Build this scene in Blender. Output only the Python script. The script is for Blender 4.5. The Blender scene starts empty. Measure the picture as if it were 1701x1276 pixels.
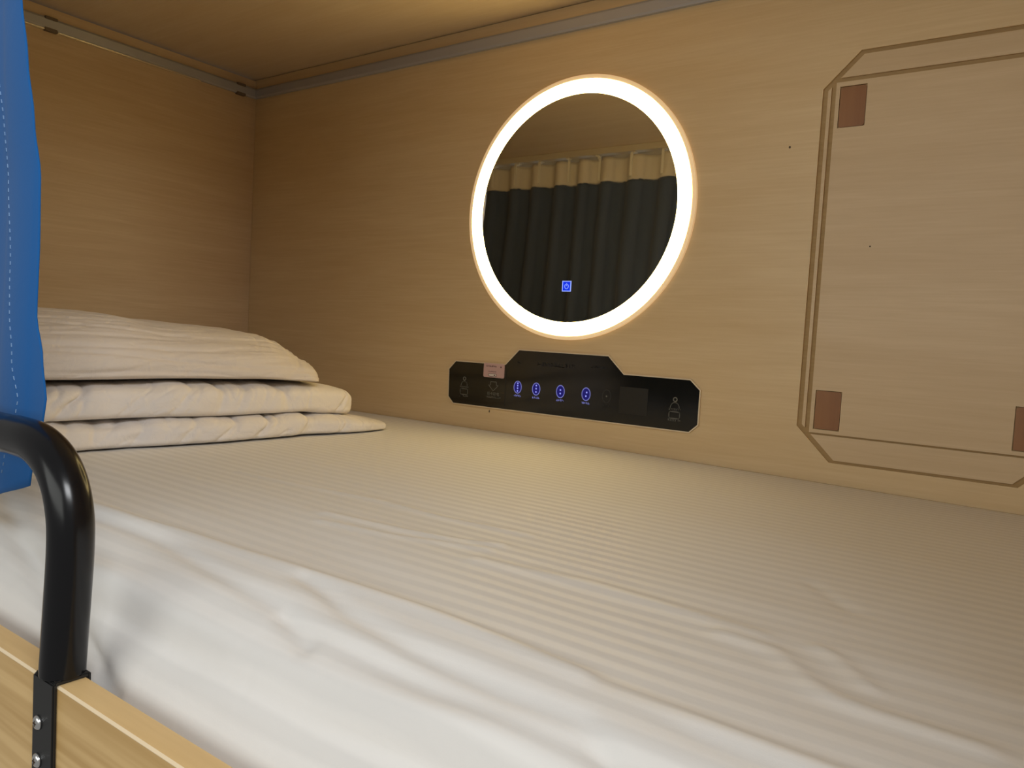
import bpy, bmesh, math, random
from mathutils import Vector, noise, Matrix

S = 0.88                      # one layout unit = 0.88 m (height from mattress to bunk ceiling)
random.seed(4)
sc = bpy.context.scene
COL = sc.collection

# ------------------------------------------------------------------ camera
yaw, pitch, roll = 0.61890452, 0.06093438, -0.05654708
fw = Vector((-math.sin(yaw)*math.cos(pitch), math.cos(yaw)*math.cos(pitch), -math.sin(pitch)))
r0 = Vector((math.cos(yaw), math.sin(yaw), 0)); d0 = fw.cross(r0)
rt = r0*math.cos(roll) + d0*math.sin(roll); dn = fw.cross(rt)
cam = bpy.data.objects.new('camera', bpy.data.cameras.new('camera')); COL.objects.link(cam)
cam.data.sensor_width = 36; cam.data.lens = 27.04; cam.data.clip_start = 0.02
M = Matrix(((rt.x, -dn.x, -fw.x, 0), (rt.y, -dn.y, -fw.y, 0), (rt.z, -dn.z, -fw.z, 0), (0, 0, 0, 1)))
cam.matrix_world = Matrix.Translation(Vector((2.14089, -1.52397, 0.23552))*S) @ M
sc.camera = cam

# ------------------------------------------------------------------ world and light
w = bpy.data.worlds.new('room'); sc.world = w; w.use_nodes = True
w.node_tree.nodes['Background'].inputs[0].default_value = (1.0, 0.97, 0.92, 1)
w.node_tree.nodes['Background'].inputs[1].default_value = 0.25
def area(name, loc, target, sx, sy, power, color):
    l = bpy.data.lights.new(name, 'AREA'); l.shape = 'RECTANGLE'; l.size = sx*S; l.size_y = sy*S
    l.energy = power; l.color = color
    o = bpy.data.objects.new(name, l); COL.objects.link(o)
    o.location = Vector(loc)*S
    o.rotation_euler = (Vector(target)-Vector(loc)).to_track_quat('-Z', 'Y').to_euler()
    return o
area('corridor_lamp', (3.0, -1.8, 1.3), (1.2, -1.0, 0.0), 0.9, 0.5, 22, (0.96, 0.98, 1.0))
area('room_fill', (1.6, -3.4, 0.8), (1.4, 0.0, 0.3), 2.6, 1.1, 16.0, (0.98, 1.0, 0.95))  # added fill panel standing in for light from the unseen room
RING_EMIT = 15.0
sc.view_settings.view_transform = 'Standard'; sc.view_settings.look = 'None'
sc.view_settings.exposure = 0.0; sc.view_settings.gamma = 1.0
sc.view_settings.use_curve_mapping = False

# ------------------------------------------------------------------ materials
def mat(name, color=(0.8, 0.8, 0.8), rough=0.5, metal=0.0, spec=0.5, emit=None, strength=0.0):
    m = bpy.data.materials.new(name); m.use_nodes = True
    b = m.node_tree.nodes['Principled BSDF']
    b.inputs['Base Color'].default_value = (*color, 1); b.inputs['Roughness'].default_value = rough
    b.inputs['Metallic'].default_value = metal; b.inputs['Specular IOR Level'].default_value = spec
    if emit: b.inputs['Emission Color'].default_value = (*emit, 1); b.inputs['Emission Strength'].default_value = strength
    return m
def N(m, t, **kw):
    n = m.node_tree.nodes.new(t)
    for k, v in kw.items():
        if hasattr(n, k): setattr(n, k, v)
        else: n.inputs[k].default_value = v
    return n
def ramp(m, stops):
    r = m.node_tree.nodes.new('ShaderNodeValToRGB'); e = r.color_ramp.elements
    e[0].position, e[0].color = stops[0][0], (*stops[0][1], 1)
    e[1].position, e[1].color = stops[-1][0], (*stops[-1][1], 1)
    for p, c in stops[1:-1]: x = e.new(p); x.color = (*c, 1)
    return r
def wood(name, light, dark, along=0, fine=1.0, contrast=1.0, rough=0.42, band=0.0, seed=0.0):
    """laminate with the grain running along one axis (0 x, 1 y, 2 z)"""
    m = mat(name, light, rough); L = m.node_tree.links; b = m.node_tree.nodes['Principled BSDF']
    tc = N(m, 'ShaderNodeTexCoord')
    def nz(sa, sc_, det, dist, off):
        mp = N(m, 'ShaderNodeMapping'); s = [sc_]*3; s[along] = sa
        mp.inputs['Scale'].default_value = s; mp.inputs['Location'].default_value = (off, off*1.7+seed, off*.6)
        L.new(tc.outputs['Object'], mp.inputs[0])
        n = N(m, 'ShaderNodeTexNoise', Scale=1.0, Detail=det, Distortion=dist); n.inputs['Roughness'].default_value = .55
        L.new(mp.outputs[0], n.inputs['Vector']); return n
    a = nz(1.3, 11, 3, 1.2, 3.1); f = nz(9*fine, 230*fine, 4, .35, 7.7); g = nz(3.4*fine, 60*fine, 5, 1.0, 1.3)
    add = N(m, 'ShaderNodeMix'); add.data_type = 'FLOAT'; add.inputs[0].default_value = .50
    L.new(f.outputs[0], add.inputs[2]); L.new(g.outputs[0], add.inputs[3])
    add2 = N(m, 'ShaderNodeMix'); add2.data_type = 'FLOAT'; add2.inputs[0].default_value = .38
    L.new(add.outputs[0], add2.inputs[2]); L.new(a.outputs[0], add2.inputs[3])
    fac = add2
    if band:
        mp = N(m, 'ShaderNodeMapping'); s = [band]*3; s[along] = 1.6; mp.inputs['Scale'].default_value = s
        L.new(tc.outputs['Object'], mp.inputs[0])
        wv = N(m, 'ShaderNodeTexNoise', Scale=1.0, Detail=2.0, Distortion=.3); L.new(mp.outputs[0], wv.inputs['Vector'])
        add3 = N(m, 'ShaderNodeMix'); add3.data_type = 'FLOAT'; add3.inputs[0].default_value = .6
        L.new(add2.outputs[0], add3.inputs[2]); L.new(wv.outputs[0], add3.inputs[3]); fac = add3
    c = contrast
    r = ramp(m, [(.5-.16/c, dark), (.5, tuple((x+y)/2 for x, y in zip(light, dark))), (.5+.13/c, light)])
    L.new(fac.outputs[0], r.inputs[0]); L.new(r.outputs[0], b.inputs['Base Color'])
    bp = N(m, 'ShaderNodeBump', Strength=.10, Distance=.001); L.new(f.outputs[0], bp.inputs['Height'])
    L.new(bp.outputs[0], b.inputs['Normal'])
    return m
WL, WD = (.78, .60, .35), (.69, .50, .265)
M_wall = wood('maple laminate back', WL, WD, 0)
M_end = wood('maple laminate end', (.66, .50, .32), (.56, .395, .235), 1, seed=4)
M_ceil = wood('maple laminate ceiling', (.74, .60, .43), (.66, .51, .33), 0, rough=.30, seed=9)
M_hatch = wood('maple laminate hatch', (.72, .55, .34), (.63, .46, .26), 0, seed=2.5)
M_board = wood('ash bed board', (.74, .50, .22), (.56, .35, .13), 0, fine=.7, contrast=1.9, band=75, rough=.4)
M_boardtop = wood('ash edge band', (.84, .60, .29), (.72, .49, .22), 0, fine=.8)
M_chamfer = mat('edge highlight', (.85, .68, .45), .35)  # highlight along the board's bevel, put into a paler colour
M_groove = wood('routed fibreboard', (.50, .34, .16), (.40, .26, .11), 0, rough=.8)
M_inset = wood('brown inset', (.37, .17, .055), (.27, .11, .03), 2, fine=.35, rough=.45)
M_alu = mat('grey aluminium', (.46, .46, .49), .38, .2)
M_clip = mat('brown plastic clip', (.16, .12, .09), .5)
M_black = mat('black painted steel', (.005, .005, .006), .22, 0, .35)
M_plate = mat('satin black steel', (.010, .010, .010), .45)
M_screw = mat('zinc screw', (.75, .75, .75), .25, 1)
M_glass = mat('black glass', (.008, .008, .007), .12, 0, .5)
M_trim = mat('champagne trim', (.80, .68, .50), .4, .15)
M_print = mat('grey print', (.16, .16, .14), .6)
M_printdim = mat('dark print', (.028, .028, .026), .5)
M_blueglow = mat('blue backlight', (.0, .0, .02), .4, emit=(.002, .002, .115), strength=1.0)
M_bluering = mat('pale blue backlight', (.02, .02, .03), .4, emit=(.15, .16, .44), strength=1.0)
M_bluedot = mat('bright blue backlight', (.02, .02, .03), .4, emit=(.28, .30, .85), strength=1.0)
M_pwr = mat('power backlight', (0, 0, .02), .4, emit=(.0, .03, .78), strength=1.0)
M_pwrline = mat('power symbol backlight', (0, 0, .02), .4, emit=(.28, .38, 1.0), strength=1.0)
M_sticker = mat('pink sticker paper', (.62, .40, .37), .55)
M_stickink = mat('plum ink', (.13, .06, .06), .6)
M_stickwhite = mat('white ink', (.75, .66, .60), .6)
M_ring = mat('ring diffuser', (.9, .88, .7), .4, emit=(1.0, .74, .28), strength=RING_EMIT)
M_rim = mat('acrylic rim glow', (.95, .76, .50), .25, emit=(1.0, .66, .34), strength=.35)  # ring light showing through the acrylic, put in as emission
M_mirror = mat('mirror silver', (.84, .83, .80), .015, 1.0)
M_white = mat('white plastic', (.88, .84, .76), .4)
M_dark = mat('dark speck', (.05, .03, .015), .8)
M_pin = mat('track paint', (.62, .55, .44), .45)

def cloth_mat(name, col, rough=.85, stripe=None, wr=.0, wscale=60):
    m = mat(name, col, rough, 0, .25); L = m.node_tree.links; b = m.node_tree.nodes['Principled BSDF']
    b.inputs['Sheen Weight'].default_value = .12
    tc = N(m, 'ShaderNodeTexCoord')
    weave = N(m, 'ShaderNodeTexNoise', Scale=900.0, Detail=1.0); L.new(tc.outputs['Object'], weave.inputs['Vector'])
    bp = N(m, 'ShaderNodeBump', Strength=.08, Distance=.0006); L.new(weave.outputs[0], bp.inputs['Height'])
    last = bp
    if wr:
        n2 = N(m, 'ShaderNodeTexNoise', Scale=wscale, Detail=4.0, Distortion=.8); L.new(tc.outputs['Object'], n2.inputs['Vector'])
        b2 = N(m, 'ShaderNodeBump', Strength=wr, Distance=.006); L.new(n2.outputs[0], b2.inputs['Height'])
        L.new(bp.outputs[0], b2.inputs['Normal']); last = b2
    if stripe:
        sx = N(m, 'ShaderNodeSeparateXYZ'); L.new(tc.outputs['Object'], sx.inputs[0])
        mu = N(m, 'ShaderNodeMath', operation='MULTIPLY'); mu.inputs[1].default_value = 2*math.pi/stripe
        L.new(sx.outputs['Y'], mu.inputs[0])
        si = N(m, 'ShaderNodeMath', operation='SINE'); L.new(mu.outputs[0], si.inputs[0])
        mr = N(m, 'ShaderNodeMapRange'); mr.inputs[1].default_value = -.5; mr.inputs[2].default_value = .5
        L.new(si.outputs[0], mr.inputs[0])
        mx = N(m, 'ShaderNodeMix'); mx.data_type = 'RGBA'
        mx.inputs[6].default_value = (*[c*.92 for c in col], 1); mx.inputs[7].default_value = (*col, 1)
        L.new(mr.outputs[0], mx.inputs[0]); L.new(mx.outputs[2], b.inputs['Base Color'])
        rr = N(m, 'ShaderNodeMapRange'); rr.inputs[1].default_value = -.5; rr.inputs[2].default_value = .5
        rr.inputs[3].default_value = .75; rr.inputs[4].default_value = .5
        L.new(si.outputs[0], rr.inputs[0]); L.new(rr.outputs[0], b.inputs['Roughness'])
    L.new(last.outputs[0], b.inputs['Normal'])
    return m
M_sheet = cloth_mat('white striped sateen sheet', (.82, .80, .77), .7, stripe=.0215*S, wr=.10, wscale=22)
M_duvet = cloth_mat('cream cotton', (.85, .80, .76), .85, wr=.55, wscale=34)
M_pillow = cloth_mat('ivory cotton', (.74, .67, .61), .85, wr=.40, wscale=45)
M_blue = cloth_mat('blue curtain fabric', (.004, .10, .33), .8, wr=.12, wscale=18)
M_lining = cloth_mat('dark blackout lining', (.085, .112, .185), .85, wr=.12, wscale=18)
M_header = cloth_mat('cream heading tape', (.74, .68, .60), .8, wr=.1, wscale=60)
M_thread = mat('pale thread', (.22, .36, .56), .8)

# ------------------------------------------------------------------ mesh helpers (layout units in, metres out)
def wloc(o):
    v = Vector((0, 0, 0))
    while o: v += o.location; o = o.parent
    return v
def build(name, verts, faces, m, parent=None, smooth=False, mats=None, fmat=None, bevel=0):
    vs = [Vector(v)*S for v in verts]
    lo = [min(v[i] for v in vs) for i in range(3)]; hi = [max(v[i] for v in vs) for i in range(3)]
    base = Vector(((lo[0]+hi[0])/2, (lo[1]+hi[1])/2, lo[2]))
    me = bpy.data.meshes.new(name)
    me.from_pydata([v-base for v in vs], [], faces)
    bm = bmesh.new(); bm.from_mesh(me); bmesh.ops.recalc_face_normals(bm, faces=bm.faces)
    if bevel: bmesh.ops.bevel(bm, geom=[e for e in bm.edges if e.is_manifold and e.calc_face_angle(0) > .5], offset=bevel*S, segments=2, affect='EDGES', clamp_overlap=True)
    bm.to_mesh(me); bm.free()
    for x in (mats or [m]): me.materials.append(x)
    if fmat:
        for i, p in enumerate(me.polygons): p.material_index = fmat[i]
    if smooth:
        for p in me.polygons: p.use_smooth = True
    o = bpy.data.objects.new(name, me); COL.objects.link(o)
    o.location = base - (wloc(parent) if parent else Vector((0, 0, 0)))
    o.parent = parent
    return o
def root(name, loc, label, cat, group=None):
    o = bpy.data.objects.new(name, None); COL.objects.link(o); o.location = Vector(loc)*S
    o.empty_display_size = .05; o['label'] = label; o['category'] = cat
    if group: o['group'] = group
    return o
def tag(o, label, cat, group=None):
    o['label'] = label; o['category'] = cat
    if group: o['group'] = group
    return o
def struct(o): o['kind'] = 'structure'; return o
def box(x0, x1, y0, y1, z0, z1):
    v = [(x, y, z) for x in (x0, x1) for y in (y0, y1) for z in (z0, z1)]
    return v, [(0, 1, 3, 2), (4, 6, 7, 5), (0, 4, 5, 1), (2, 3, 7, 6), (0, 2, 6, 4), (1, 5, 7, 3)]
def join(*parts):
    V, F = [], []
    for v, f in parts:
        k = len(V); V += list(v); F += [tuple(i+k for i in q) for q in f]
    return V, F
def prism(poly, y0, y1):
    """polygon in the x-z plane, from y0 (front) to y1 (back)"""
    n = len(poly); V = [(x, y0, z) for x, z in poly] + [(x, y1, z) for x, z in poly]
    return V, [tuple(range(n)), tuple(range(2*n-1, n-1, -1))] + [(i, (i+1) % n, n+(i+1) % n, n+i) for i in range(n)]
def ringp(poly, inner, y0, y1):
    n = len(poly); V = [(x, y0, z) for x, z in poly]+[(x, y0, z) for x, z in inner]+[(x, y1, z) for x, z in poly]+[(x, y1, z) for x, z in inner]
    F = []
    for i in range(n):
        j = (i+1) % n
        F += [(i, j, n+j, n+i), (2*n+i, 3*n+i, 3*n+j, 2*n+j), (i, 2*n+i, 2*n+j, j), (n+i, n+j, 3*n+j, 3*n+i)]
    return V, F
def gridslab(xs, zs, holes, y0, y1):
    """slab in the x-z plane made of grid cells, open where holes say so"""
    nx, nz = len(xs)-1, len(zs)-1
    on = lambda i, j: 0 <= i < nx and 0 <= j < nz and (i, j) not in holes
    idx = {}; V = []; F = []
    def v(i, j, k):
        if (i, j, k) not in idx: idx[i, j, k] = len(V); V.append((xs[i], (y0, y1)[k], zs[j]))
        return idx[i, j, k]
    for i in range(nx):
        for j in range(nz):
            if not on(i, j): continue
            F += [(v(i, j, 0), v(i+1, j, 0), v(i+1, j+1, 0), v(i, j+1, 0)), (v(i, j, 1), v(i, j+1, 1), v(i+1, j+1, 1), v(i+1, j, 1))]
            if not on(i-1, j): F.append((v(i, j, 0), v(i, j+1, 0), v(i, j+1, 1), v(i, j, 1)))
            if not on(i+1, j): F.append((v(i+1, j, 0), v(i+1, j, 1), v(i+1, j+1, 1), v(i+1, j+1, 0)))
            if not on(i, j-1): F.append((v(i, j, 0), v(i, j, 1), v(i+1, j, 1), v(i+1, j, 0)))
            if not on(i, j+1): F.append((v(i, j+1, 0), v(i+1, j+1, 0), v(i+1, j+1, 1), v(i, j+1, 1)))
    return V, F
def circ(cx, cz, r, n=96, rz=None):
    return [(cx+r*math.cos(2*math.pi*i/n), cz+(rz or r)*math.sin(2*math.pi*i/n)) for i in range(n)]
def disc(cx, cz, r, y0, y1, n=32): return prism(circ(cx, cz, r, n), y0, y1)
def annulus(cx, cz, ro, ri, y0, y1, n=48): return ringp(circ(cx, cz, ro, n), circ(cx, cz, ri, n), y0, y1)
def stroke(pts, wd, y0, y1, closed=False):
    out = []
    n = len(pts)
    for i in range(n if closed else n-1):
        (x0, z0), (x1, z1) = pts[i], pts[(i+1) % n]
        dx, dz = x1-x0, z1-z0; l = math.hypot(dx, dz) or 1; px, pz = -dz/l*wd/2, dx/l*wd/2
        ex, ez = dx/l*wd*.3, dz/l*wd*.3
        out.append(prism([(x0-ex+px, z0-ez+pz), (x0-ex-px, z0-ez-pz), (x1+ex-px, z1+ez-pz), (x1+ex+px, z1+ez+pz)], y0, y1))
    return join(*out)
def tube(pts, r, seg=28, sub=8):
    P = [Vector(p) for p in pts]; C = []
    for i in range(len(P)-1):
        a, b, c, d = P[max(i-1, 0)], P[i], P[i+1], P[min(i+2, len(P)-1)]
        for k in range(sub):
            t = k/sub
            C.append(.5*((2*b)+(c-a)*t+(2*a-5*b+4*c-d)*t*t+(3*b-a-3*c+d)*t**3))
    C.append(P[-1]); V = []; F = []
    for i, p in enumerate(C):
        t = (C[min(i+1, len(C)-1)]-C[max(i-1, 0)]).normalized()
        u = Vector((0, 1, 0)); u = (u-t*u.dot(t)).normalized(); q = t.cross(u)
        V += [tuple(p+r*(math.cos(2*math.pi*k/seg)*u+math.sin(2*math.pi*k/seg)*q)) for k in range(seg)]
    for i in range(len(C)-1):
        for k in range(seg):
            F.append((i*seg+k, i*seg+(k+1) % seg, (i+1)*seg+(k+1) % seg, (i+1)*seg+k))
    F.append(tuple(range(seg))); F.append(tuple((len(C)-1)*seg+k for k in range(seg)))
    return V, F
def fbm(p, o=3):
    s = 0; a = 1
    for _ in range(o): s += a*noise.noise(p); p = p*2.03; a *= .5
    return s
def ridge(p): return (1-abs(noise.noise(p))*2.2)

XR = 2.42     # right end of the bunk
# ------------------------------------------------------------------ bunk shell
HL, HR, HB, HT = 1.7338, 2.1602, .0330, .7945
V, F = gridslab([-.03, HL, HR, XR+.03], [-.30, HB, HT, .9985], {(1, 1)}, 0, .03)
c1, c2 = .0625, .0635
corn = [prism([(HL, HT), (HL+c1, HT), (HL, HT-c1)], 0, .03), prism([(HR, HT), (HR, HT-c1), (HR-c1, HT)], 0, .03),
        prism([(HL, HB), (HL, HB+c2), (HL+c2, HB)], 0, .03), prism([(HR, HB), (HR-c2, HB), (HR, HB+c2)], 0, .03)]
wb = struct(build('wall_back', *join((V, F), *corn), M_wall))
build('groove_backing', *box(HL-.01, HR+.01, .0050, .0115, HB-.01, HT+.01), M_groove, wb)
for x, z, a, b in ((1.680, .630, .0018, .0024), (.991, .048, .0015, .0035), (1.838, .437, .0012, .0014)):
    build('dark_nick', *prism(circ(x, z, a, 10, b), -.0006, .002), M_dark, wb)
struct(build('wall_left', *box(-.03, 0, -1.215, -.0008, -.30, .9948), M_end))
struct(build('wall_right', *box(XR, XR+.03, -1.38, -.0008, -.30, .9985), M_end))  # unseen end wall, extended past the opening to shade the bed's right side
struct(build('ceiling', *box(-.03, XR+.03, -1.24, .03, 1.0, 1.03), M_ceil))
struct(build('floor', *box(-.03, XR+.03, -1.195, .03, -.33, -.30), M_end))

# ------------------------------------------------------------------ octagonal wall hatch
cx2 = (HL+HR)
mir = lambda poly: [(cx2-x, z) for x, z in poly][::-1]
h = root('wall_hatch', (cx2/2, 0, HB), 'large pale wood octagonal hatch in back wall with brown corner insets', 'hatch')
top = [(1.764, .7487), (cx2-1.764, .7487), (cx2-1.8018, .7865), (1.8018, .7865)]
bot = [(1.7601, .0832), (1.8053, .038), (cx2-1.8053, .038), (cx2-1.7601, .0832)]
side = [(1.743, .1003), (1.7490, .0943), (1.7490, .7337), (1.743, .7277)]
for p in (top, bot, side, mir(side)):
    build('border_strip', *prism(p, 0, .0049), M_hatch, h)
hx = [1.7572, 1.764, 1.811, cx2-1.811, cx2-1.764, cx2-1.7572]; hz = [.0866, .0935, .168, .657, .7325, .7408]
build('inner_panel', *gridslab(hx, hz, {(1, 1), (1, 3), (3, 1), (3, 3)}, 0, .0049), M_hatch, h)
for x0 in (1.764, cx2-1.811):
    for z0, z1 in ((.0935, .168), (.657, .7325)):
        g = .0012
        ins = [(x0+g+.003, z0+g), (x0+.047-g-.003, z0+g), (x0+.047-g, z0+g+.003), (x0+.047-g, z1-g-.003), (x0+.047-g-.003, z1-g), (x0+g+.003, z1-g), (x0+g, z1-g-.003), (x0+g, z0+g+.003)]
        o = build('corner_inset', *prism(ins, .0015, .0048), M_inset, h); o['label'] = 'reddish brown recessed rectangle'

# ------------------------------------------------------------------ grey rails under the ceiling
prof = [(0, .9385), (-.008, .9385), (-.011, .943), (-.011, .963), (-.007, .9685), (0, .9685)]
def sweep_x(x0, x1):
    n = len(prof); V = [(x, y, z) for x in (x0, x1) for y, z in prof]
    return V, [tuple(range(n)), tuple(range(n, 2*n))]+[(i, (i+1) % n, n+(i+1) % n, n+i) for i in range(n)]
tag(build('wall_rail', *sweep_x(.0115, XR-.0005), M_alu), 'grey metal strip running below the ceiling along the long back wall', 'rail')
er = root('wall_rail', (0, -.6, .9425), 'grey metal strip with clips below the ceiling on the end wall behind pillow', 'rail')
n = len(prof); V = [(-y, x, z) for x in (-1.19, -.0005) for y, z in prof]
build('profile', V, [tuple(range(n)), tuple(range(n, 2*n))]+[(i, (i+1) % n, n+(i+1) % n, n+i) for i in range(n)], M_alu, er)
M_lip = mat('lip highlight', (.85, .80, .70), .22, .7)  # cool light caught by the lower lip, put into its colour
for y0, y1 in ((-1.18, -.628), (-.596, -.20)):
    build('lower_lip', *box(.0005, .0125, y0, y1, .9355, .9384), M_lip, er)
for y in (-.612, -.062):
    for z0, z1 in ((.9345, .9425), (.9625, .9700)):
        build('clip', *box(.0005, .0135, y-.015, y+.015, z0, z1), M_clip, er, bevel=.001)

# ------------------------------------------------------------------ round lit mirror
mx, mz = 1.2000, .535
mr = root('round_mirror', (mx, 0, mz-.30), 'round wall mirror with glowing cream light ring reflecting the curtain', 'mirror')
build('rim', *annulus(mx, mz, .2995, .2905, -.0075, 0, 160), M_rim, mr)
build('light_ring', *annulus(mx, mz, .2903, .2590, -.0080, 0, 160), M_ring, mr)
build('mirror_glass', *disc(mx, mz, .2588, -.0070, 0, 160), M_mirror, mr)
pw = build('power_button', *box(1.1885, 1.2095, -.0074, -.0071, .3485, .3700), M_pwr, mr); pw['label'] = 'glowing blue touch button'
def frame(x0, x1, z0, z1, t, y0, y1): return ringp([(x0, z0), (x1, z0), (x1, z1), (x0, z1)], [(x0+t, z0+t), (x1-t, z0+t), (x1-t, z1-t), (x0+t, z1-t)], y0, y1)
arc = [(1.199+.0050*math.cos(a), .3588+.0055*math.sin(a)) for a in [math.radians(125+290*i/18) for i in range(19)]]
build('power_symbol', *join(frame(1.1870, 1.2110, .3470, .3715, .0022, -.0078, -.0072),
      stroke(arc, .0016, -.0078, -.0075), stroke([(1.199, .3662), (1.199, .3600)], .0016, -.0078, -.0075)), M_pwrline, pw)

# ------------------------------------------------------------------ black control panel
pp = [(.8565, .1457), (.8789, .1680), (1.0360, .1690), (1.0745, .2070), (1.3195, .2070), (1.3600, .1690), (1.5150, .1690), (1.5385, .1480), (1.5385, .0745), (1.5195, .0565), (.8765, .0565), (.8585, .0735)]
cxp = 1.1985
pi_ = []
for i in range(len(pp)):
    a, b, c = Vector(pp[i-1]), Vector(pp[i]), Vector(pp[(i+1) % len(pp)])
    e1, e2 = (b-a).normalized(), (c-b).normalized()
    n1, n2 = Vector((-e1.y, e1.x)), Vector((-e2.y, e2.x)); bis = (n1+n2).normalized()
    cr = bis.dot(n1); pi_.append(tuple(b-bis*(-.0024)/cr*(-1)))
pin = pi_
cp = root('control_panel', (cxp, 0, .0565), 'long black glass control panel with blue touch buttons below the mirror', 'control panel')
build('metal_trim', *ringp(pp, pin, -.0062, 0), M_trim, cp)
face = build('glass_front', *prism(pin, -.0055, -.0005), M_glass, cp)
Y0, Y1 = -.0061, -.0056
def marks(x0, x1, z, h, k, sl=0.0):
    """a row of tiny worn characters, too small to read"""
    out = []; wd = (x1-x0)/k; rr = random.Random(int(x0*9999)+k)
    for i in range(k):
        a = x0+i*wd+wd*.12; b = x0+(i+1)*wd-wd*.12; zz = z+sl*i*wd
        for _ in range(3):
            q = rr.choice([0, 1, 2, 3])
            if q == 0: t = zz+rr.uniform(-.4, .4)*h; out.append(stroke([(a, t), (b, t)], h*.17, Y0, Y1))
            elif q == 1: t = rr.uniform(a, b); out.append(stroke([(t, zz-h/2), (t, zz+h/2)], h*.17, Y0, Y1))
            elif q == 2: out.append(stroke([(a, zz+h/2), (b, zz-h*.3)], h*.17, Y0, Y1))
            else: out.append(stroke([(a, zz-h/2), (b, zz-h/2)], h*.17, Y0, Y1))
    return join(*out)
def text_mesh(s, cx, cz, height, y):
    c = bpy.data.curves.new('t', 'FONT'); c.body = s; c.align_x = 'CENTER'; c.align_y = 'CENTER'
    o = bpy.data.objects.new('t', c); COL.objects.link(o); bpy.context.view_layer.update()
    me = bpy.data.meshes.new_from_object(o.evaluated_get(bpy.context.evaluated_depsgraph_get()))
    COL.objects.unlink(o); bpy.data.objects.remove(o)
    xs = [v.co.x for v in me.vertices]; ys = [v.co.y for v in me.vertices]
    k = height/(max(ys)-min(ys)); ox = (max(xs)+min(xs))/2; oy = (max(ys)+min(ys))/2
    V = [(cx+(v.co.x-ox)*k, y, cz+(v.co.y-oy)*k) for v in me.vertices]; F = [tuple(p.vertices) for p in me.polygons]
    bpy.data.meshes.remove(me)
    return V, F
# card slot block at the left
build('card_slot_seam', *box(1.0395, 1.0410, Y0, Y1, .066, .158), M_printdim, cp)
arrow = [(.9985-.004, .1225), (1.0085+.004, .1225), (1.0085+.004, .1140), (1.0185, .1140), (1.0035, .1000), (.9885, .1140), (.9945, .1140)]
ic = build('card_icon', *join(stroke(arrow, .0014, Y0, Y1, True)), M_print, cp)
build('card_lettering', *text_mesh('插卡取电', 1.0040, .0930, .0088, Y0), M_print, cp)
build('small_lettering', *marks(.981, 1.028, .0845, .0038, 13), M_print, cp)
def port(x):
    h = build('reading_lamp_icon', *join(annulus(x, .1235, .0052, .0030, Y0, Y1, 24),
        stroke([(x+.0100*math.cos(a), .1060+.0110*math.sin(a)) for a in [math.pi*i/14 for i in range(15)]], .0018, Y0, Y1), marks(x-.0140, x+.0145, .1028, .0036, 7)), M_print, cp)
    rr = []
    for qx, qz, a0 in ((.0085, .0035, 0), (-.0085, .0035, 90), (-.0085, -.0035, 180), (.0085, -.0035, 270)):
        rr += [(x+qx+.0035*math.cos(math.radians(a0+t)), .0905+qz+.0035*math.sin(math.radians(a0+t))) for t in (0, 30, 60, 90)]
    build('socket_icon', *join(stroke(rr, .0018, Y0, Y1, True), marks(x-.0150, x+.0150, .0800, .0042, 6)), M_print, cp)
port(.9110); port(1.4838)
# touch buttons
dots = {0: (.0095, .0040, -.0025, -.0090), 1: (.0085, .0010, -.0070), 2: (.0035, -.0045), 3: (.0040, -.0045), 4: (.0,)}
for k, bx in enumerate((1.0769, 1.1307, 1.1986, 1.2673, 1.3201)):
    lit = k < 4
    b_ = build('touch_button', *prism(circ(bx, .1155, .0098, 40, .0132), -.00585, -.0056), M_blueglow if lit else M_glass, cp)
    b_['label'] = 'lit blue touch button' if lit else 'unlit touch button'
    build('button_ring', *ringp(circ(bx, .1155, .0116, 40, .0153), circ(bx, .1155, .0099, 40, .0133), Y0, Y1), M_bluering if lit else M_printdim, b_)
    for dz in dots[k]:
        build('symbol', *disc(bx+(.0015 if k == 3 and dz > 0 else 0), .1155+dz, .0021, Y0, -.0059, 12), M_bluedot if lit else M_print, b_)
    build('button_lettering', *marks(bx-.0105, bx+.0105, .0952, .0042, 4), M_bluering if lit else M_printdim, b_)
# dim display lettering and the square reader area
M_vdim = mat('very dim print', (.017, .018, .022), .5)
for q in ((1.0720, 1.0850, .1760, .0040, 4), (1.1300, 1.2350, .1760, .0080, 11), (1.2750, 1.3150, .1790, .0050, 6)):
    build('display_lettering', *marks(*q), M_vdim, cp)
build('reader_square', *prism([(1.3520, .0815), (1.4205, .0815), (1.4205, .1405), (1.3520, .1405)], -.0059, -.0056), mat('dull black plastic', (.012, .011, .009), .45), cp)
# sticker
sx0, sx1, sz0, sz1 = .9712, 1.0355, .1330, .1676
rd = .0035
sp = []
for qx, qz, a0 in ((sx1-rd, sz1-rd, 0), (sx0+rd, sz1-rd, 90), (sx0+rd, sz0+rd, 180), (sx1-rd, sz0+rd, 270)):
    sp += [(qx+rd*math.cos(math.radians(a0+t)), qz+rd*math.sin(math.radians(a0+t))) for t in (0, 30, 60, 90)]
st = build('sticker', *prism(sp, -.0068, -.0063), M_sticker, cp); st['label'] = 'small pink sticker with plum print'
Y0, Y1 = -.0072, -.0069
build('sticker_print', *join(marks(.9790, 1.0110, .1610, .0034, 12), disc(1.0245, .1598, .0022, Y0, Y1, 12), marks(.986, 1.011, .1478, .0022, 8)), M_stickink, st)
oval = [(1.0+.0125*math.copysign(abs(math.cos(a))**.6, math.cos(a)), .1390+.0036*math.copysign(abs(math.sin(a))**.6, math.sin(a))) for a in [2*math.pi*i/32 for i in range(32)]]
ov = build('white_oval', *prism(oval, Y0, Y1), M_stickwhite, st)
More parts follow.
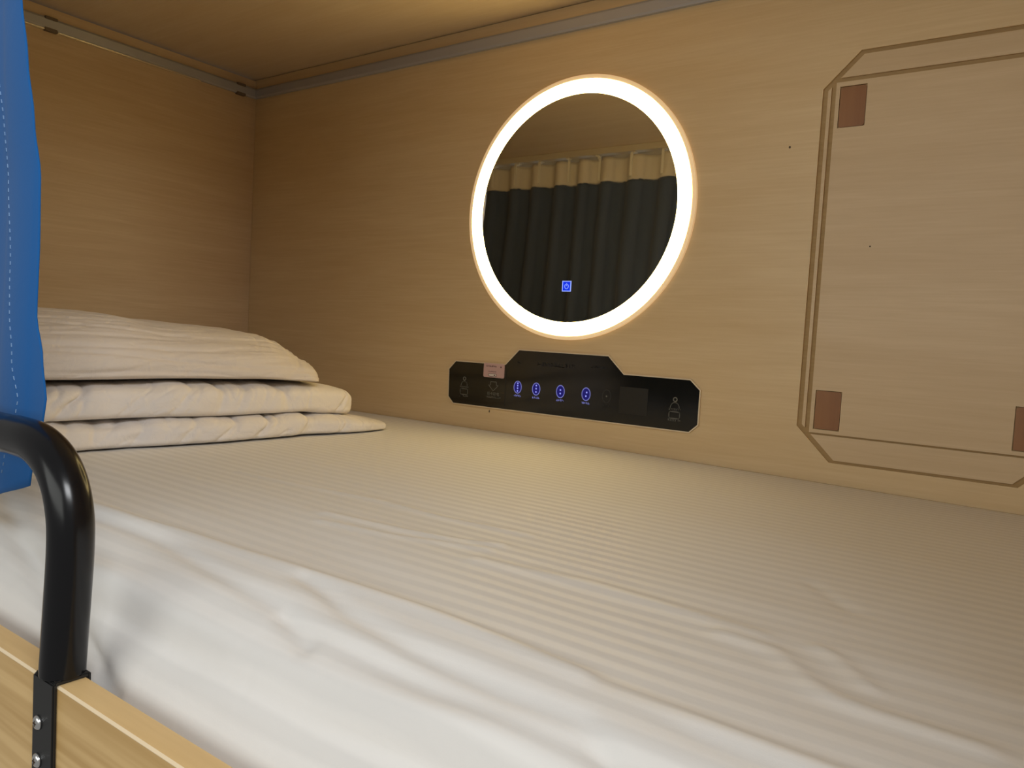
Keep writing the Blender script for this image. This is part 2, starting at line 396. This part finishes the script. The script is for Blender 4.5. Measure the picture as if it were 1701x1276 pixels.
build('oval_print', *join(stroke(oval, .0009, -.0076, -.0073, True), disc(1.0060, .1388, .0018, -.0076, -.0073, 12)), M_stickink, ov)

# ------------------------------------------------------------------ mattress in its fitted sheet
RID = [  # polyline in x-y, height, half width
 ([(1.00, -1.045), (1.16, -1.063), (1.288, -1.060), (1.38, -1.052), (1.51, -1.048), (1.62, -1.047), (1.72, -1.044), (1.81, -1.050), (1.89, -1.057), (1.98, -1.066), (2.3, -1.08)], .0050, .010),
 ([(1.20, -1.076), (1.28, -1.0764), (1.37, -1.0754), (1.50, -1.0919), (1.61, -1.102), (1.67, -1.1234)], -.0042, .008),
 ([(1.58, -1.056), (1.61, -1.0629), (1.67, -1.0804), (1.76, -1.0927), (1.85, -1.0995), (1.91, -1.0989), (1.96, -1.1295)], -.0045, .008),
 ([(1.10, -.79), (1.207, -.7865), (1.39, -.7678), (1.515, -.7771), (1.64, -.764)], .0022, .006),
 ([(1.40, -.875), (1.4435, -.8702), (1.525, -.8628), (1.598, -.8488), (1.6433, -.8263)], .0030, .007),
 ([(1.66, -.890), (1.7055, -.8857), (1.783, -.8721), (1.861, -.8747), (1.95, -.885)], .0028, .012),
 ([(1.426, -.905), (1.5258, -.8937), (1.6441, -.850)], .0022, .006),
 ([(1.8992, -1.0569), (1.9399, -1.0635), (1.9777, -1.0724), (2.1, -1.08)], -.003, .010),
 ([(1.93, -.905), (1.9746, -.9105), (2.0256, -.9664), (2.0588, -.9741), (2.12, -.9775)], .0030, .010),
 ([(2.00, -.880), (2.0124, -.888), (2.0476, -.9309)], .0025, .007),
 ([(1.10, -1.128), (1.35, -1.135), (1.6, -1.142), (1.85, -1.130), (2.2, -1.142)], .0042, .011),
 ([(1.30, -1.160), (1.55, -1.170), (1.80, -1.166), (2.05, -1.158)], -.0042, .011),
 ([(1.62, -1.108), (1.8, -1.118), (1.95, -1.112), (2.1, -1.12)], -.0030, .007),
 ([(1.95, -.70), (1.985, -.745), (2.0, -.76)], -.0018, .008),
]
def seg_d(px, py, a, b):
    vx, vy = b[0]-a[0], b[1]-a[1]; t = ((px-a[0])*vx+(py-a[1])*vy)/(vx*vx+vy*vy)
    tc_ = max(0, min(1, t)); return math.hypot(px-a[0]-tc_*vx, py-a[1]-tc_*vy)
prof_m = [(-.002, 0)]
def mprof(s):
    """s = distance from the back wall over the top and down the front; returns y, z, outward tilt"""
    s0 = 1.055
    if s <= s0: return -.003-s*(1-.003/s0), 0.0, 0.0
    q = s-s0; R_ = .115
    if q < R_*math.pi/2:
        a = q/R_; return -s0-R_*math.sin(a)*1.08, -R_*(1-math.cos(a)), a
    return -s0-R_*1.08, -R_-(q-R_*math.pi/2), math.pi/2
def mattress():
    X0, X1 = .003, XR-.003
    xs = []; x = X0
    while x < X1: xs.append(x); x += .012 if x < .8 else .0065
    xs.append(X1)
    L_ = 1.055+.115*math.pi/2+.183
    ss = []; s = 0.0
    while s < L_: ss.append(s); s += .010 if s < .6 else .0052
    ss.append(L_)
    V = []
    for s in ss:
        for x in xs:
            y, z, a = mprof(s)
            n_ = Vector((0, -math.sin(a), math.cos(a)))
            d = 0.0
            for pl, hh, wd in RID:
                if not (pl[0][0]-.05 < x < pl[-1][0]+.05) or abs(-s-pl[0][1]) > .12: continue
                dd = min(seg_d(x, -s, pl[i], pl[i+1]) for i in range(len(pl)-1))
                if dd < wd*3.2: d += hh*math.exp(-(dd/wd)**2)
            f = min(1, max(0, (s-.30)/.75)); f = f*f
            d += f*.0040*fbm(Vector((x*1.6+s*1.1, s*9.0-x*1.3, 3.3)), 3)
            d += .0012*fbm(Vector((x*2.5, s*6, 9.1)), 2)
            if a > 0:
                k = min(1, a/.9)
                d += k*(.0075*fbm(Vector((x*2.4-s*1.2, s*15+x*2.6, 5.7)), 2)+.003*noise.noise(Vector((x*7, s*30+x*8, 1.7))))
                if x < 1.5: d -= k*.011*math.exp(-((s-1.163-(x-1.28)*.28)/.013)**2)*min(1, max(0, (1.52-x)/.1))
                d += .016*max(0, (a-1.0))
            edge = min(1, (s)/.02)
            sag = -.011*max(0, (x-1.15))**1.2*max(0, 1-s/.5)
            p = Vector((x, y, z))+n_*d*edge+Vector((0, 0, sag))
            p.y = max(p.y, -1.1998) if p.z < -.06 else p.y
            V.append(tuple(p))
    nx = len(xs); F = []
    for j in range(len(ss)-1):
        for i in range(nx-1): F.append((j*nx+i, j*nx+i+1, (j+1)*nx+i+1, (j+1)*nx+i))
    # underside closes the body
    k = len(V); last = (len(ss)-1)*nx
    V += [(x, -.003, -.2985) for x in xs]
    for i in range(nx-1):
        F.append((last+i, last+i+1, k+i+1, k+i)); F.append((i+1, i, k+i, k+i+1))
    F.append(tuple([j*nx for j in range(len(ss))]+[k])); F.append(tuple([j*nx+nx-1 for j in range(len(ss))][::-1]+[k+nx-1][::1]))
    return V, F
V, F = mattress()
mt = build('mattress', V, F, M_sheet, smooth=True)
tag(mt, 'mattress under a white striped fitted sheet filling the bunk', 'mattress')
mt.location.z += 0.0

# ------------------------------------------------------------------ folded bedding
def lerp(t, pts):
    if t <= pts[0][0]: return pts[0][1]
    for (a, va), (b, vb) in zip(pts, pts[1:]):
        if t <= b:
            k = (t-a)/(b-a); k = k*k*(3-2*k); return va+(vb-va)*k
    return pts[-1][1]
def loaf(name, y0, y1, xf, xb, zb, zt, m, parent, ex=(.55, .55), ez=(.8, .8), frac=.5, ny=330, nt=200, disp=None, tip=.05, xtip=.10, shear=0):
    """soft body swept along y; ex/ez shape the upper and lower half of each section, frac sets how high the front edge sits"""
    V = []
    for j in range(ny+1):
        t = j/ny; t = .5-.5*math.cos(math.pi*t) if tip > .04 else t+.12*math.sin(2*math.pi*t)*-1/(2*math.pi)*2
        y = y0+(y1-y0)*t
        r1, r0 = max(0, 1-(y1-y)/tip), max(0, 1-(y-y0)/tip)
        e = math.sqrt(max(0, 1-r1*r1))*math.sqrt(max(0, 1-r0*r0))
        r1, r0 = max(0, 1-(y1-y)/xtip), max(0, 1-(y-y0)/xtip)
        ep = math.sqrt(max(0, 1-r1**2.6))*math.sqrt(max(0, 1-r0**2.6))
        b, tp = zb(y), zt(y); zc = b+(tp-b)*frac; hh = (tp-b)*max(e, .04)
        X1, X0 = lerp(y, xf), xb; cx_ = (X0+X1)/2; ax = (X1-X0)/2*(.86+.14*ep)
        for i in range(nt):
            a = 2*math.pi*i/nt; c, s_ = math.cos(a), math.sin(a); k = 0 if s_ >= 0 else 1
            px = cx_+ax*math.copysign(abs(c)**ex[k], c)
            pz = zc+hh*((1-frac) if k == 0 else frac)*math.copysign(abs(s_)**ez[k], s_)
            nrm = Vector((c*.9, 0, s_)).normalized()
            d = disp(px, y, pz, a)*max(.15, e) if disp else 0
            if k == 1: d *= max(0, 1+s_*1.2) if name != 'pillow' else max(0, 1+s_*4)
            sh = shear*max(0, .83-px)*min(1, max(0, (y+.85)/.35))
            V.append((px+nrm.x*d, y+sh, pz+nrm.z*d))
    F = []
    for j in range(ny):
        for i in range(nt): F.append((j*nt+i, j*nt+(i+1) % nt, (j+1)*nt+(i+1) % nt, (j+1)*nt+i))
    F.append(tuple(range(nt))); F.append(tuple(ny*nt+i for i in range(nt)))
    return build(name, V, F, m, parent, smooth=True)
def duvet_disp(seed):
    def f(x, y, z, a):
        wp = noise.noise(Vector((y*5, z*12, seed+9))); q = y-z*(1.1+.9*wp)+.03*wp
        mod = .45+.9*max(0, noise.noise(Vector((y*6, z*9, seed+20)))+.3)
        v1 = max(0, 1-abs(noise.noise(Vector((q*10, (y+z)*2.5, seed))))*5)**2
        v2 = max(0, 1-abs(noise.noise(Vector((q*23+4, (y+z)*6, seed+3))))*5)**2
        top = max(0, math.sin(a))**6
        return (-.0085*v1*mod-.0036*v2*mod+.0065*fbm(Vector((y*11, z*14+x*4, seed)), 2)+.0015)*(1-.85*top)
    return f
def scal(y, k, s): return k*noise.noise(Vector((y*13, s, 0)))+k*.5*noise.noise(Vector((y*31, s, 0)))
dv = root('folded_duvet', (.52, -.67, 0), 'cream duvet folded in two layers under the pillow at the end wall', 'duvet')
B1 = [(-1.12, .060), (-.80, .060), (-.62, .056), (-.45, .056), (-.37, .047), (-.30, .036), (-.25, .028), (-.222, .025)]
loaf('lower_fold', -1.12, -.214, [(-1.12, .82), (-.90, .828), (-.64, .862), (-.47, .858), (-.30, .878), (-.23, .866)], .12,
     lambda y: .0008, lambda y: lerp(y, B1)+scal(y, .0015, 1), M_duvet, dv, ex=(.34, .13), ez=(.62, .5), frac=.34, disp=duvet_disp(2.2), tip=.010, xtip=.03)
B2 = [(-1.12, .060), (-.80, .060), (-.62, .056), (-.45, .056), (-.37, .048), (-.30, .042)]
T2 = [(-1.12, .116), (-.9, .116), (-.73, .1175), (-.56, .1155), (-.45, .1115), (-.38, .107), (-.33, .1035), (-.29, .098)]
loaf('upper_fold', -1.12, -.274, [(-1.12, .815), (-.90, .822), (-.64, .842), (-.47, .842), (-.34, .835), (-.28, .815)], .12,
     lambda y: lerp(y, B2)-.008, lambda y: lerp(y, T2)+scal(y, .0008, 4), M_duvet, dv, ex=(.24, .13), ez=(.5, .5), frac=.34, disp=duvet_disp(8.7), tip=.024, xtip=.04)

def pillow_disp(x, y, z, a):
    w1 = z*24-x*15
    v1 = max(0, 1-abs(noise.noise(Vector((y*2.4, w1+y*2.0, 4.4))))*4.5)**2
    v2 = max(0, 1-abs(noise.noise(Vector((y*5.5, w1*2.1-y*3, 1.2))))*4.5)**2
    f = -.0040*v1-.0020*v2
    t = max(0, 1-(-.40-y)/.24)            # gathers that run into the free corner
    f += -t*.0035*max(0, 1-abs(noise.noise(Vector((y*4, (z-.12)*34-(y+.4)*16+x*8, 6.6))))*4)**2
    seam = math.exp(-((z-.148+(y+.66)*-.06)/.006)**2)*.0030*min(1, max(0, (y+.96)/.1))*(1 if a < 1.5 else 0)
    return f-seam+.0055*noise.noise(Vector((x*6, y*5, z*6)))+.0022
PT = [(-1.12, .210), (-1.02, .230), (-.93, .2385), (-.80, .237), (-.70, .227), (-.62, .221), (-.56, .217), (-.52, .211), (-.485, .200), (-.45, .182), (-.42, .165), (-.393, .148)]
PX = [(-1.12, .77), (-1.0, .805), (-.8, .818), (-.6, .826), (-.5, .832), (-.42, .836), (-.39, .825)]
tag(loaf('pillow', -1.12, -.392, PX, .26, lambda y: lerp(y, T2)+.0026, lambda y: lerp(y, PT), M_pillow, None,
     ex=(.80, .30), ez=(.92, .6), frac=.12, ny=360, nt=300, disp=pillow_disp, tip=.014, xtip=.05, shear=.45), 'plump cream pillow lying on top of the folded duvet', 'pillow')

# ------------------------------------------------------------------ front board and guard rail
bd = root('bed_board', (1.2, -1.2125, -.40), 'light oak front board along the open side of the bunk', 'bed rail')
BT = -.0790
build('board', *box(.0, XR, -1.2250, -1.2005, -.42, BT-.0022), M_board, bd)
V = []; pr = [(-1.2250, BT-.0021), (-1.2250, BT-.0016), (-1.2232, BT), (-1.2015, BT), (-1.2005, BT-.001), (-1.2005, BT-.0021)]
n = len(pr); V = [(x, y, z) for x in (0.0, XR) for y, z in pr]
F = [tuple(range(n)), tuple(range(n, 2*n))]+[(i, (i+1) % n, n+(i+1) % n, n+i) for i in range(n)]
eb = build('edge_band', V, F, M_boardtop, bd, mats=[M_boardtop, M_chamfer], fmat=None)
for p in eb.data.polygons:
    if p.normal.y < -.3: p.material_index = 1
eb['label'] = 'yellowish edge strip on top'
gr = root('guard_rail', (1.46, -1.2125, BT), 'curved black tube guard rail screwed to the front board', 'guard rail')
TY = -1.2135
tp = [(1.4605, BT+.0038), (1.4612, -.0640), (1.4665, -.0100), (1.4700, .0350), (1.4680, .0640), (1.4570, .0890), (1.4370, .1065), (1.4050, .1175), (1.3650, .1195), (1.3235, .1185), (1.15, .1180), (1.00, .1180), (.965, .110), (.945, .085), (.940, .040), (.940, BT+.0038)]
build('tube', *tube([(x, TY, z) for x, z in tp], .0182), M_black, gr, smooth=True)
for x in (1.4595, .940):
    pl = build('bracket_plate', *box(x-.0185, x+.0185, -1.2290, -1.2252, -.185, BT+.0025), M_plate, gr, bevel=.0012)
    build('rear_flange', *box(x-.0185, x+.0185, -1.2003, -1.1975, -.13, BT+.004), M_plate, gr, bevel=.0008)
    build('saddle', *box(x-.0180, x+.0180, -1.2270, -1.1990, BT+.0003, BT+.0040), M_plate, gr, bevel=.0008)
    for z in (-.1165, -.1500):
        V = []; rings = [(.0064, 0), (.0061, .0014), (.0050, .0026), (.0030, .0033)]; sg = 20
        for r, dpt in rings: V += [(x-.006+r*math.cos(2*math.pi*k/sg), -1.2291-dpt, z+r*math.sin(2*math.pi*k/sg)) for k in range(sg)]
        F = [(a*sg+k, a*sg+(k+1) % sg, (a+1)*sg+(k+1) % sg, (a+1)*sg+k) for a in range(3) for k in range(sg)]+[tuple(range(sg)), tuple(3*sg+k for k in range(sg))]
        sr = build('screw', V, F, M_screw, pl, smooth=True)
        build('slot', *join(box(x-.0086, x-.0034, -1.2327, -1.2322, z-.0005, z+.0005), box(x-.0065, x-.0055, -1.2327, -1.2322, z-.0026, z+.0026)), M_dark, pl)

# ------------------------------------------------------------------ curtain and its track
tag(build('curtain_track', *join(box(.002, XR-.002, -1.215, -1.180, .976, .9995), box(.002, XR-.002, -1.236, -1.231, .945, .9995)), M_pin),
    'cream curtain track under the ceiling at the open front', 'curtain track')
EDGE = [(.03, 1.262), (.054, 1.284), (.078, 1.290), (.127, 1.311), (.144, 1.317), (.185, 1.3085), (.232, 1.296), (.305, 1.298), (.365, 1.297), (.425, 1.289), (.485, 1.280), (.546, 1.271), (.7, 1.255), (.97, 1.245)]
def cpt(u, z):
    e = lerp(z, EDGE); x = .012+u*(e-.012)
    k = min(1, max(0, (e-x-.16)/.12))           # the leading edge hangs nearly flat
    amp = (.026-.010*z)*k*min(1, .35+z*2.2)+.003
    ph = 2*math.pi*(x/.118+.35*noise.noise(Vector((x*3, 0, 2)))+.25*noise.noise(Vector((x*2, z*1.6, 7))))
    wv = math.sin(ph); wv = math.copysign(abs(wv)**.75, wv)
    yb = -1.1975+max(.0275*(1-k)*min(1, (1-z)*1.6), .0275*min(1, max(0, .75-z)/.4))
    y = yb+amp*wv+.004*noise.noise(Vector((x*9, z*4, 1)))
    return x, y
def cloth(name, u0, u1, zlo, zhi, nu, nz_, m, parent, th=.0012, mats=None):
    V = []
    for j in range(nz_+1):
        for i in range(nu+1):
            u = u0+(u1-u0)*i/nu
            b = zlo(u) if callable(zlo) else zlo; z = b+(zhi-b)*j/nz_
            x, y = cpt(u, z); V.append((x, y, z))
    n0 = len(V); V += [(x, y-th, z) for x, y, z in V]
    F = []; W_ = nu+1
    for j in range(nz_):
        for i in range(nu):
            a = j*W_+i; F += [(a, a+1, a+W_+1, a+W_), (n0+a, n0+a+W_, n0+a+W_+1, n0+a+1)]
    for i in range(nu):
        t_ = nz_*W_+i; F += [(i, n0+i, n0+i+1, i+1), (t_, t_+1, n0+t_+1, n0+t_)]
    for j in range(nz_):
        a = j*W_; b = a+nu; F += [(a, a+W_, n0+a+W_, n0+a), (b, n0+b, n0+b+W_, b+W_)]
    return build(name, V, F, m, parent, smooth=True, mats=mats, fmat=[0 if all(i < n0 for i in f) and mats else (1 if mats else 0) for f in F])
ct = root('bed_curtain', (.65, -1.19, .02), 'blue curtain with cream heading tape hanging at the left of the bunk opening', 'curtain')
cloth('fabric', 0, 1, lambda u: .022+.032*max(0, (u-.94)/.06), .869, 420, 70, M_blue, ct, mats=[M_lining, M_blue])
cloth('heading_tape', 0, 1, .866, .962, 420, 8, M_header, ct, th=.0024)
for hxp in (.060, .183, .300, .434, .573, .732, .860, .985, 1.11, 1.225):
    e = lerp(.9, EDGE); u = (hxp-.012)/(e-.012); x, y = cpt(u, .93)
    hk = build('hook', *join(box(hxp-.0050, hxp+.0050, y+.0004, y+.006, .880, .969), box(hxp-.008, hxp+.008, -1.2085, -1.1865, .971, .9755), box(hxp-.0035, hxp+.0035, min(-1.20, y+.001), max(-1.195, y+.004), .964, .971)), M_white, ct, bevel=.0006)
# dashed stitching along the hem of the leading edge
out = []
z = .06
while z < .84:
    pts = []
    for zz in (z, z+.0038):
        off = lerp(zz, [(.05, .055), (.125, .048), (.18, .055), (.225, .052), (.275, .057), (.37, .070), (.478, .075), (.536, .079), (.8, .09)])
        e = lerp(zz, EDGE); u = (e-off-.012)/(e-.012); x, y = cpt(u, zz); pts.append((x, y, zz))
    (x0, ya, z0), (x1, yb_, z1) = pts; t = .0003
    out.append(([(x0-t, ya-.0020, z0), (x0+t, ya-.0020, z0), (x1+t, yb_-.0020, z1), (x1-t, yb_-.0020, z1), (x0-t, ya-.0010, z0), (x0+t, ya-.0010, z0), (x1+t, yb_-.0010, z1), (x1-t, yb_-.0010, z1)],
                [(0, 1, 2, 3), (7, 6, 5, 4), (0, 4, 5, 1), (1, 5, 6, 2), (2, 6, 7, 3), (3, 7, 4, 0)]))
    z += .0085
build('hem_stitching', *join(*out), M_thread, ct)
